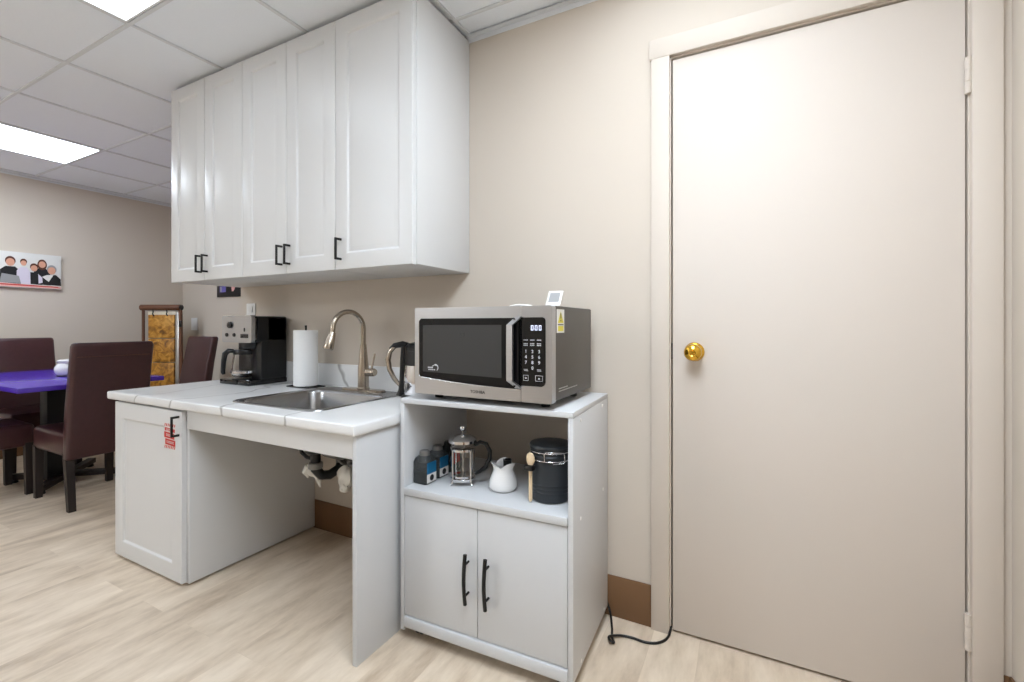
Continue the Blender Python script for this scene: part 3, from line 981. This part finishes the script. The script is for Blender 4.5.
# warning label on the side
wl = MB()
wl.box(mx1 - 0.0008, mx1 - 0.0004, -0.413, -0.350, 1.066, 1.138)
wl.mi = 1
wl.box(mx1 - 0.0004, mx1 - 0.0001, -0.402, -0.358, 1.071, 1.087)
wl.prism([(-0.404, 1.096), (-0.356, 1.096), (-0.380, 1.132)], mx1 - 0.0004, mx1 - 0.0001, 'yz')
wl.mi = 2
wl.box(mx1 - 0.0004, mx1, -0.404, -0.357, 1.0895, 1.0925)
wl.box(mx1 - 0.0001, mx1 + 0.0002, -0.3825, -0.3775, 1.110, 1.126)
wl.box(mx1 - 0.0001, mx1 + 0.0002, -0.3825, -0.3775, 1.101, 1.106)
wl.build('warning_label', [M['white_print'], M['yellow'], M['black_print']], t)

# things on top of the microwave
t = thing('sign_card', (-0.522, -0.36, 1.147), 'small white stand-up card with a grey square, tilted back on the microwave', 'card')
cd = MB()
tilt = Matrix.Translation((-0.533, -0.405, 1.1475)) @ Matrix.Rotation(math.radians(-32), 4, 'X')
cd.box(-0.024, 0.024, -0.002, 0.002, 0.0, 0.056, 0.001, mtx=tilt)
co_ = cd.build('card', M['white_print'], t)
MB().box(-0.017, 0.017, -0.0026, -0.002, 0.014, 0.048, mtx=tilt).build('grey_patch', M['gray_print'], co_)
MB().prism([(-0.391, 1.1475), (-0.365, 1.1475), (-0.3805, 1.174), (-0.3835, 1.175)], -0.540, -0.526, 'yz').build('prop', M['white_print'], t)
pk = MB()
loops = []
for i in range(9):
    f = i / 8
    hw = 0.028 * math.sin(PI * (0.12 + 0.76 * f))
    hh = 0.0012 + 0.0032 * math.sin(PI * f) ** 0.7
    x = -0.690 + 0.085 * f
    loops.append([(x, -0.390 + hw * math.cos(a_ * PI / 5), 1.1475 + hh + hh * math.sin(a_ * PI / 5) * (1 + 0.2 * math.cos(3 * a_ + i))) for a_ in range(10)])
pk.loft(loops)
tag(pk.build('packet', M['white']), 'small flat white packet lying on top of the microwave near its handle', 'packet')

# ------------------------------------------------------------------ things on the cart shelf
SZ = 0.5283


def spice_jar(x, y, rz, lab, body, labelmat):
    o = thing('tea_jar', (x, y, SZ), lab, 'jar', rz, 'square jars on the cart shelf')
    hw = 0.031
    zf = 0.86
    L_ = lambda i, z, r: rrect(-hw + i, hw - i, -hw + i, hw - i, r, z * zf)
    MB().loft([L_(0.002, 0.0005, 0.008), L_(0, 0.003, 0.010), L_(0, 0.088, 0.010), L_(0.003, 0.102, 0.014), L_(0.012, 0.113, 0.018), L_(0.013, 0.116, 0.018)]).build('body', body, o, world=False, smooth=50)
    MB().loft([L_(0.004, 0.004, 0.008), L_(0.004, 0.052, 0.008)]).build('contents', M['coffee'], o, world=False)
    MB().lathe([(0.018, 0.072), (0.0195, 0.073), (0.0195, 0.1005), (0.018, 0.110), (0.014, 0.113), (0.0, 0.1135)], (0, 0, 0), 26, cap1=False).build('lid', M['greyhose'] if labelmat is M['blue'] else M['black_plastic'], o, world=False)
    lb = MB()
    lb.box(-0.025, 0.025, -hw - 0.0012, -hw - 0.0004, 0.036, 0.076)
    lb.mi = 1
    lb.box(-0.025, 0.025, -hw - 0.0012, -hw - 0.0004, 0.006, 0.036)
    lb.mi = 2
    lb.lathe([(0.011, 0.0), (0.011, 0.0005)], (0.0, -hw - 0.0012, 0.021), 16, '-y')
    lb.build('label', [labelmat, M['white_print'] if labelmat is M['blue'] else M['black_print'], M['black_print']], o, world=False)
    return o


spice_jar(-1.034, -0.388, math.radians(88), 'square smoky jar with a blue and white label, front of the shelf at left', M['smoke'], M['blue'])
spice_jar(-1.036, -0.311, math.radians(88), 'square jar with a blue and white label, right behind the front jar', M['smoke'], M['blue'])
spice_jar(-1.036, -0.236, math.radians(88), 'jar with a red label at the back of the shelf, beside the french press', M['smoke'], M['red'])

# french press
FPX, FPY = -0.905, -0.336
t = thing('french_press', (FPX, FPY, SZ), 'glass french press with a chrome frame and black handle on the cart shelf', 'french press')
MB().lathe([(0.036, 0.016), (0.0415, 0.018), (0.0420, 0.022), (0.0420, 0.146), (0.0395, 0.146), (0.0395, 0.021), (0.030, 0.019)], (FPX, FPY, SZ), 36).build('beaker', M['glass'], t, smooth=50)
fr = MB()
for z in (0.014, 0.118):
    fr.lathe([(0.0425, z), (0.0445, z + 0.001), (0.0445, z + 0.009), (0.0425, z + 0.010)], (FPX, FPY, SZ), 36)
for q in range(4):
    an = math.radians(250 + 90 * q)
    ux, uy = math.cos(an), math.sin(an)
    fr.tube([(FPX + 0.044 * ux, FPY + 0.044 * uy, SZ + 0.124), (FPX + 0.044 * ux, FPY + 0.044 * uy, SZ + 0.018), (FPX + 0.046 * ux, FPY + 0.046 * uy, SZ + 0.010), (FPX + 0.053 * ux, FPY + 0.053 * uy, SZ + 0.0035)],
            [0.0032, 0.0032, 0.0035, 0.0035], 10)
fr.build('frame', M['chrome'], t, smooth=60)
MB().lathe([(0.0440, 0.146), (0.0510, 0.148), (0.0510, 0.157), (0.047, 0.161), (0.032, 0.169), (0.012, 0.175), (0.0, 0.176)], (FPX, FPY, SZ), 36, cap1=False).build('lid', M['chrome'], t, smooth=40)
pl = MB()
pl.tube([(FPX, FPY, SZ + 0.030), (FPX, FPY, SZ + 0.186)], 0.0022, 8)
pl.lathe([(0.004, 0.184), (0.009, 0.188), (0.013, 0.196), (0.011, 0.203), (0.0, 0.205)], (FPX, FPY, SZ), 24, cap1=False)
pl.lathe([(0.038, 0.026), (0.0385, 0.028), (0.0385, 0.032), (0.03, 0.034)], (FPX, FPY, SZ), 30)
pl.build('plunger', M['chrome'], t, smooth=40)
an = math.radians(20)
hdv = Vector((math.cos(an), math.sin(an), 0))
hc = Vector((FPX, FPY, SZ))
MB().tube([hp(0.043, 0.136), hp(0.062, 0.148), hp(0.084, 0.142), hp(0.097, 0.118), hp(0.096, 0.090), hp(0.082, 0.062), hp(0.062, 0.044), hp(0.044, 0.036)], [0.006, 0.007, 0.0075, 0.0075, 0.0075, 0.0075, 0.007, 0.006], 12).build('handle', M['black_plastic'], t, smooth=60)

# little ceramic pot
CXp, CYp = -0.748, -0.325
t = thing('ceramic_pot', (CXp, CYp, SZ), 'small white ceramic pot with a scalloped rim between press and black canister', 'pot')


def scal(r, z, a_):
    if z > 0.068:
        q = (z - 0.068) / 0.029
        return r * (1 + 0.12 * q * math.cos(3 * a_)), z - 0.016 * q * (1 - abs(math.cos(1.5 * a_ + 0.4)))
    return r, z


MB().lathe([(0.030, 0.0), (0.044, 0.004), (0.050, 0.016), (0.047, 0.032), (0.038, 0.058), (0.034, 0.070), (0.036, 0.084), (0.040, 0.097), (0.037, 0.097), (0.032, 0.082), (0.030, 0.070), (0.034, 0.058), (0.042, 0.030), (0.03, 0.010)],
           (CXp, CYp, SZ), 40, wob=scal).build('body', M['ceramic'], t, smooth=60)
sp = thing('measuring_scoop', (CXp + 0.012, CYp + 0.005, SZ + 0.06), 'black scoop standing in the small white pot', 'scoop')
q = MB()
q.tube([(CXp + 0.002, CYp, SZ + 0.02), (CXp + 0.014, CYp + 0.005, SZ + 0.095)], 0.004, 10)
q.lathe([(0.010, 0.070), (0.014, 0.076), (0.015, 0.103), (0.013, 0.103), (0.012, 0.078)], (CXp + 0.013, CYp + 0.006, SZ), 20)
q.build('scoop_body', M['black_plastic'], sp)

# black canister
QX, QY = -0.576, -0.318
t = thing('coffee_canister', (QX, QY, SZ), 'black coffee canister with wire clamp at the right end of the shelf', 'canister')
prof = [(0.058, 0.0), (0.064, 0.004), (0.066, 0.012), (0.066, 0.028)]
for z in (0.034, 0.046, 0.058):
    prof += [(0.066, z - 0.003), (0.0675, z), (0.066, z + 0.003)]
prof += [(0.066, 0.130), (0.064, 0.135)]
MB().lathe(prof, (QX, QY, SZ), 44).build('body', M['canister'], t, smooth=30)
MB().lathe([(0.066, 0.1355), (0.0675, 0.138), (0.0675, 0.145), (0.064, 0.149), (0.064, 0.163), (0.0685, 0.167), (0.0695, 0.173), (0.067, 0.179), (0.05, 0.182), (0.0, 0.183)], (QX, QY, SZ), 44, cap1=False).build('lid', M['canister'], t, smooth=30)
wr = MB()
for z, rr in ((0.134, 0.0685), (0.159, 0.0675)):
    wr.tube([(QX + rr * math.cos(2 * PI * i / 40), QY + rr * math.sin(2 * PI * i / 40), SZ + z) for i in range(40)], 0.0017, 8, ring=True)
af = math.radians(292)
def ap(a_, z, r=0.0715):
    return (QX + r * math.cos(a_), QY + r * math.sin(a_), SZ + z)
wr.tube([ap(af - 0.25, 0.134), ap(af - 0.27, 0.157), ap(af - 0.2, 0.164), ap(af + 0.3, 0.164), ap(af + 0.62, 0.161), ap(af + 0.66, 0.153), ap(af + 0.66, 0.136, 0.073), ap(af + 0.6, 0.129, 0.073), ap(af + 0.1, 0.129, 0.073)], 0.0018, 8)
wr.build('wire_clamp', M['chrome'], t, smooth=60)
ac = math.radians(243)
ux, uy = math.cos(ac), math.sin(ac)
MB().box(-0.015, 0.017, -0.0175, 0.0085, 0.106, 0.121, 0.004, mtx=Matrix.Translation((QX + 0.085 * ux, QY + 0.085 * uy, SZ)) @ Matrix.Rotation(ac + PI / 2 + 0.35, 4, 'Z')).build('scoop_clip', M['black_plastic'], t)
ws = thing('wooden_scoop', (QX + 0.083 * ux, QY + 0.083 * uy, SZ + 0.03), 'pale wooden scoop clipped upright to the black canister', 'scoop')
wq = MB()
wx, wy = QX + 0.083 * ux, QY + 0.083 * uy
loops = []
for z, a_w, b_w in ((0.006, 0.004, 0.003), (0.012, 0.0065, 0.0045), (0.08, 0.006, 0.004), (0.116, 0.0065, 0.004), (0.124, 0.010, 0.005), (0.135, 0.0150, 0.007), (0.147, 0.0140, 0.007), (0.156, 0.009, 0.005), (0.159, 0.004, 0.002)):
    tx, ty = math.cos(math.radians(0)), math.sin(math.radians(0))
    loops.append([(wx + tx * a_w * math.cos(q * PI / 7) + 0.0 * math.sin(q * PI / 7), wy + ty * a_w * math.cos(q * PI / 7) - b_w * math.sin(q * PI / 7), SZ + z) for q in range(14)])
wq.loft(loops)
wq.build('scoop_body', M['wood'], ws, smooth=60)

# black cord on the floor
cp = [(-0.50, -0.014, 0.10), (-0.466, -0.014, 0.03), (-0.438, -0.080, 0.006), (-0.425, -0.128, 0.006), (-0.412, -0.152, 0.006), (-0.420, -0.160, 0.012), (-0.432, -0.145, 0.014), (-0.420, -0.128, 0.012), (-0.395, -0.105, 0.006),
      (-0.360, -0.098, 0.005), (-0.320, -0.100, 0.005), (-0.285, -0.088, 0.005), (-0.262, -0.062, 0.005), (-0.252, -0.032, 0.005), (-0.2497, -0.0145, 0.012), (-0.2490, 0.004, 0.020)]
def smooth_pts(pts, n=5):
    out = []
    P_ = [Vector(p) for p in pts]
    for i in range(len(P_) - 1):
        p0, p1, p2, p3 = P_[max(i - 1, 0)], P_[i], P_[i + 1], P_[min(i + 2, len(P_) - 1)]
        for k_ in range(n):
            s_ = k_ / n
            out.append(0.5 * ((2 * p1) + (p2 - p0) * s_ + (2 * p0 - 5 * p1 + 4 * p2 - p3) * s_ * s_ + (3 * p1 - p0 - 3 * p2 + p3) * s_ ** 3))
    out.append(P_[-1])
    return out
tag(MB().tube(smooth_pts(cp), 0.0042, 10).build('power_cord', M['black_plastic'], smooth=60), 'black power cord running on the floor from the cart to the door frame', 'cord')

# ------------------------------------------------------------------ dining corner
def make_chair(loc, rz, lab):
    o = thing('dining_chair', loc, lab, 'chair', rz, 'dark leather dining chairs around the purple table')
    st_ = MB().box(-0.201, 0.201, -0.20, 0.265, 0.310, 0.455, 0.030, 4)
    st_.build('seat', M['leather'], o, world=False, smooth=50)
    loops = []
    for z, yc, th, hw in ((0.300, -0.205, 0.060, 0.186), (0.306, -0.206, 0.068, 0.190), (0.45, -0.214, 0.078, 0.191), (0.60, -0.232, 0.074, 0.191), (0.75, -0.256, 0.068, 0.190), (0.88, -0.280, 0.064, 0.190), (0.965, -0.295, 0.062, 0.190), (0.980, -0.298, 0.052, 0.187), (0.986, -0.299, 0.034, 0.178)):
        lp = [(p[0], yc + p[1], z) for p in rpoly(-hw * 1.06, hw * 1.06, -th / 2, th / 2, min(0.02, th * 0.4))]
        loops.append(lp)
    bk = MB().loft(loops).build('backrest', M['leather'], o, world=False, smooth=50)
    sm = MB()
    for i in range(22):
        x = -0.180 + 0.36 * i / 22
        sm.box(x, x + 0.012, -0.3205, -0.316, 0.902, 0.9045, mtx=None)
    sm.build('stitching', M['brownroll'], bk, world=False)
    for sx in (-1, 1):
        for ya, yb, in ((0.236, 0.238), (-0.195, -0.238)):
            lg = MB()
            ta, tb = 0.021, 0.017
            lg.loft([[(sx * 0.180 + p[0], yb + p[1], 0.0) for p in ((-tb, -tb), (tb, -tb), (tb, tb), (-tb, tb))],
                     [(sx * 0.180 + p[0], ya + p[1], 0.335) for p in ((-ta, -ta), (ta, -ta), (ta, ta), (-ta, ta))]])
            lg.build('leg', M['darkwood'], o, world=False)
    return o


make_chair((-3.752, -0.338, 0), PI / 2, 'dark brown leather dining chair nearest the counter, its back to the kitchen')
make_chair((-4.860, -0.285, 0), -PI / 2, 'dark leather dining chair across the purple table, below the canvas photo')
make_chair((-4.312, -0.757, 0), 0, 'dark leather dining chair at the left picture edge, only seat and legs in view')
make_chair((-4.455, 0.420, 0), PI, 'dark leather dining chair beside the amber stone stand, partly behind the coffee maker')

t = thing('dining_table', (-4.285, -0.345, 0), 'rectangular dining table with a glossy purple top and black cross base', 'table')
MB().box(-4.95, -3.622, -0.712, 0.010, 0.706, 0.735, 0.003).build('tabletop', M['purple'], t)
pb = MB()
pb.box(-4.345, -4.225, -0.405, -0.285, 0.03, 0.700, 0.004)
pb.box(-4.6, -3.97, -0.60, -0.09, 0.690, 0.7055)
pb.build('pedestal', M['black_print'], t)
for an in (0.72, 0.72 + PI / 2 + 0.12):
    MB().box(-0.34, 0.34, -0.026, 0.026, 0.022, 0.058, 0.003, mtx=Matrix.Translation((-4.285, -0.28, 0)) @ Matrix.Rotation(an, 4, 'Z')).build('cross_foot', M['darkwood'], t)
for an in (0.72, 0.72 + PI / 2 + 0.12):
    for s_ in (-1, 1):
        MB().lathe([(0.022, 0), (0.024, 0.003), (0.020, 0.0225)], (-4.285 + s_ * 0.31 * math.cos(an), -0.28 + s_ * 0.31 * math.sin(an), 0), 14).build('glide', M['black_plastic'], t)

WX, WY = -4.225, -0.295
t = thing('sugar_bowl', (WX, WY, 0.735), 'round white lidded bowl on the purple table behind the chair', 'bowl')
MB().lathe([(0.040, 0.0), (0.050, 0.002), (0.066, 0.014), (0.074, 0.036), (0.072, 0.058), (0.062, 0.078), (0.054, 0.088), (0.056, 0.094)], (WX, WY, 0.7375), 36).build('body', M['ceramic'], t, smooth=50)
MB().lathe([(0.058, 0.0945), (0.060, 0.097), (0.060, 0.106), (0.050, 0.112), (0.0, 0.114)], (WX, WY, 0.7375), 32, cap1=False).build('lid', M['ceramic'], t)
MB().lathe([(0.058, 0), (0.064, 0.0006), (0.064, 0.0016), (0.058, 0.002)], (WX, WY, 0.7353), 30).build('coaster', M['black_plastic'], t)

# amber stone stand in the corner
rz = math.radians(27.5)
SXc, SYc = -5.14, 0.70
t = thing('stone_stand', (SXc, SYc, 0), 'tall corner stand with amber stone slabs under a brown padded roll', 'stand', rz)
def W(mb, name, m, parent=None):
    return mb.build(name, m, parent or t, world=False)
rl = MB().lathe([(0.024, -0.200), (0.029, -0.197), (0.029, 0.186), (0.028, 0.190)], (0, 0, 1.262), 24, 'x')
ro = W(rl, 'roll', M['brownroll'])
W(MB().lathe([(0.022, 0.1905), (0.026, 0.192), (0.026, 0.203), (0.018, 0.206)], (0, 0, 1.262), 20, 'x'), 'end_cap', M['black_plastic'], ro)
W(MB().box(-0.186, -0.168, -0.012, 0.012, 0.05, 1.236, 0.003), 'post', M['brownroll'])
pq = MB()
pq.loft([[(0.205 + p[0], p[1], 0.05) for p in ((-0.012, -0.012), (0.012, -0.012), (0.012, 0.012), (-0.012, 0.012))], [(0.188 + p[0], p[1], 1.236) for p in ((-0.012, -0.012), (0.012, -0.012), (0.012, 0.012), (-0.012, 0.012))]])
W(pq, 'post', M['brownroll'])
W(MB().box(0.150, 0.178, -0.010, 0.004, 0.06, 1.215, 0.002), 'side_strip', M['steel'])
W(MB().box(0.190, 0.214, -0.030, -0.012, 1.070, 1.135, 0.006), 'knob', M['black_plastic'])
W(MB().box(-0.134, 0.140, 0.004, 0.012, 0.06, 1.222, 0.001), 'backing', M['cream'])
for i in range(5):
    z1_ = 1.190 - i * 0.235
    W(MB().box(-0.118, 0.136, -0.016, 0.003, z1_ - 0.228, z1_, 0.003), 'slab', M['stone'])
for hx in (-0.06, 0.075):
    W(MB().tube([(hx, -0.030, 1.240), (hx + 0.006, -0.034, 1.215), (hx - 0.004, -0.030, 1.198), (hx, -0.018, 1.180)], 0.0055, 8), 'hook', M['black_metal'])
W(MB().box(-0.20, 0.23, -0.10, 0.10, 0.0, 0.05, 0.006), 'base', M['darkwood'])

# ------------------------------------------------------------------ wall things
t = thing('canvas_print', (XL, -0.27, 1.40), 'small canvas photo of five people hung on the far left wall', 'picture')
cy0, cy1, cz0, cz1 = -0.595, 0.038, 1.402, 1.694
xw = XL + 0.0005
MB().box(xw, xw + 0.028, cy0, cy1, cz0, cz1, 0.002).build('canvas', M['white_print'], t)
pic = MB()
XP = xw + 0.0282
mats = [M['white_print'], M['pink'], M['skin_print'], M['hair_print'], M['black_print'], M['lilac_print'], M['red'], M['gray_print']]
def pp(poly, mi, layer):
    pic.mi = mi
    pic.prism([(y, z) for y, z in poly], XP + layer * 0.0003, XP + (layer + 1) * 0.0003, 'yz')
def ell(cy_, cz_, ry, rz_, mi, layer, n=16):
    pp([(cy_ + ry * math.cos(2 * PI * i / n), cz_ + rz_ * math.sin(2 * PI * i / n)) for i in range(n)], mi, layer)
pp([(cy0 + 0.004, cz0 + 0.004), (cy1 - 0.004, cz0 + 0.004), (cy1 - 0.004, cz0 + 0.022), (cy0 + 0.004, cz0 + 0.040)], 1, 0)
pp([(cy0 + 0.004, cz0 + 0.020), (cy1 - 0.02, cz0 + 0.014), (cy1 - 0.02, cz0 + 0.022), (cy0 + 0.004, cz0 + 0.030)], 6, 1)
people = [(-0.275, 1.612, 3, 4, 1.1), (-0.198, 1.612, 3, 5, 0.75), (-0.135, 1.575, 3, 4, 0.9), (-0.085, 1.612, 3, 4, 0.95), (-0.025, 1.565, 7, 4, 1.1)]
for i, (py, pz_, hm_, cmi, s_) in enumerate(people):
    bw = 0.056 * s_
    pp([(py - bw, cz0 + 0.035), (py + bw, cz0 + 0.030), (py + bw * 0.95, pz_ - 0.075), (py + bw * 0.45, pz_ - 0.040), (py - bw * 0.45, pz_ - 0.040), (py - bw * 0.95, pz_ - 0.070)], cmi, 1 + (i % 2))
    if i == 0:
        pp([(py - bw, cz0 + 0.035), (py + bw, cz0 + 0.035), (py + bw * 0.8, cz0 + 0.095), (py - bw * 0.8, cz0 + 0.110)], 7, 4)
    if i == 2:
        pp([(py - bw * 1.05, cz0 + 0.05), (py - bw * 0.55, cz0 + 0.04), (py - bw * 0.5, pz_ - 0.05), (py - bw, pz_ - 0.08)], 5, 4)
        pp([(py + bw * 0.55, cz0 + 0.04), (py + bw * 1.05, cz0 + 0.05), (py + bw, pz_ - 0.08), (py + bw * 0.5, pz_ - 0.05)], 5, 4)
    if i == 3:
        ell(py, pz_ - 0.008, 0.032 * s_, 0.048 * s_, hm_, 3)
    if i == 4:
        pp([(py - bw, cz0 + 0.10), (py - bw * 0.3, cz0 + 0.06), (py + bw * 0.2, pz_ - 0.04), (py - bw * 0.5, pz_ - 0.045)], 0, 4)
    ell(py, pz_ + 0.006, 0.028 * s_, 0.034 * s_, hm_, 4)
    ell(py, pz_ - 0.006, 0.023 * s_, 0.029 * s_, 2, 5)
pic.build('printed_photo', mats, t)

t = thing('wall_picture', (-4.52, YD, 1.365), 'small dark framed picture with blue and pink shapes, at the corner above the coffee maker', 'picture')
MB().box(-4.740, -4.310, YD - 0.020, YD - 0.0005, 1.368, 1.480, 0.003).build('frame', M['black_plastic'], t)
pp_ = MB()
pp_.box(-4.690, -4.590, YD - 0.0206, YD - 0.020, 1.415, 1.475)
pp_.mi = 1
pp_.prism([(-4.500, 1.470), (-4.430, 1.470), (-4.445, 1.440), (-4.470, 1.418), (-4.490, 1.420)], YD - 0.0206, YD - 0.020, 'xz')
pp_.mi = 2
pp_.box(-4.680, -4.660, YD - 0.0209, YD - 0.0206, 1.420, 1.472)
pp_.build('print', [M['indigo_print'], M['pink'], M['gray_print']], t)

t = thing('light_switch', (-5.15, YD, 1.04), 'white switch plate on the dining wall beside the stone stand', 'switch')
MB().box(-5.225, -5.115, YD - 0.006, YD - 0.0005, 1.035, 1.165, 0.003).build('plate', M['white'], t)
MB().box(-5.190, -5.150, YD - 0.010, YD - 0.006, 1.065, 1.135, 0.002).build('rocker', M['white'], t)

t = thing('wall_outlet', (-2.63, 0, 1.13), 'white wall outlet with plugs just above the coffee maker', 'outlet')
MB().box(-2.672, -2.588, -0.006, -0.0005, 1.100, 1.218, 0.002).build('plate', M['white'], t)
for z in (1.133, 1.183):
    MB().box(-2.650, -2.610, -0.010, -0.006, z - 0.018, z + 0.018, 0.004).build('socket', M['white'], t)
MB().box(-2.648, -2.612, -0.034, -0.010, 1.118, 1.150, 0.004).build('plug', M['white'], t)
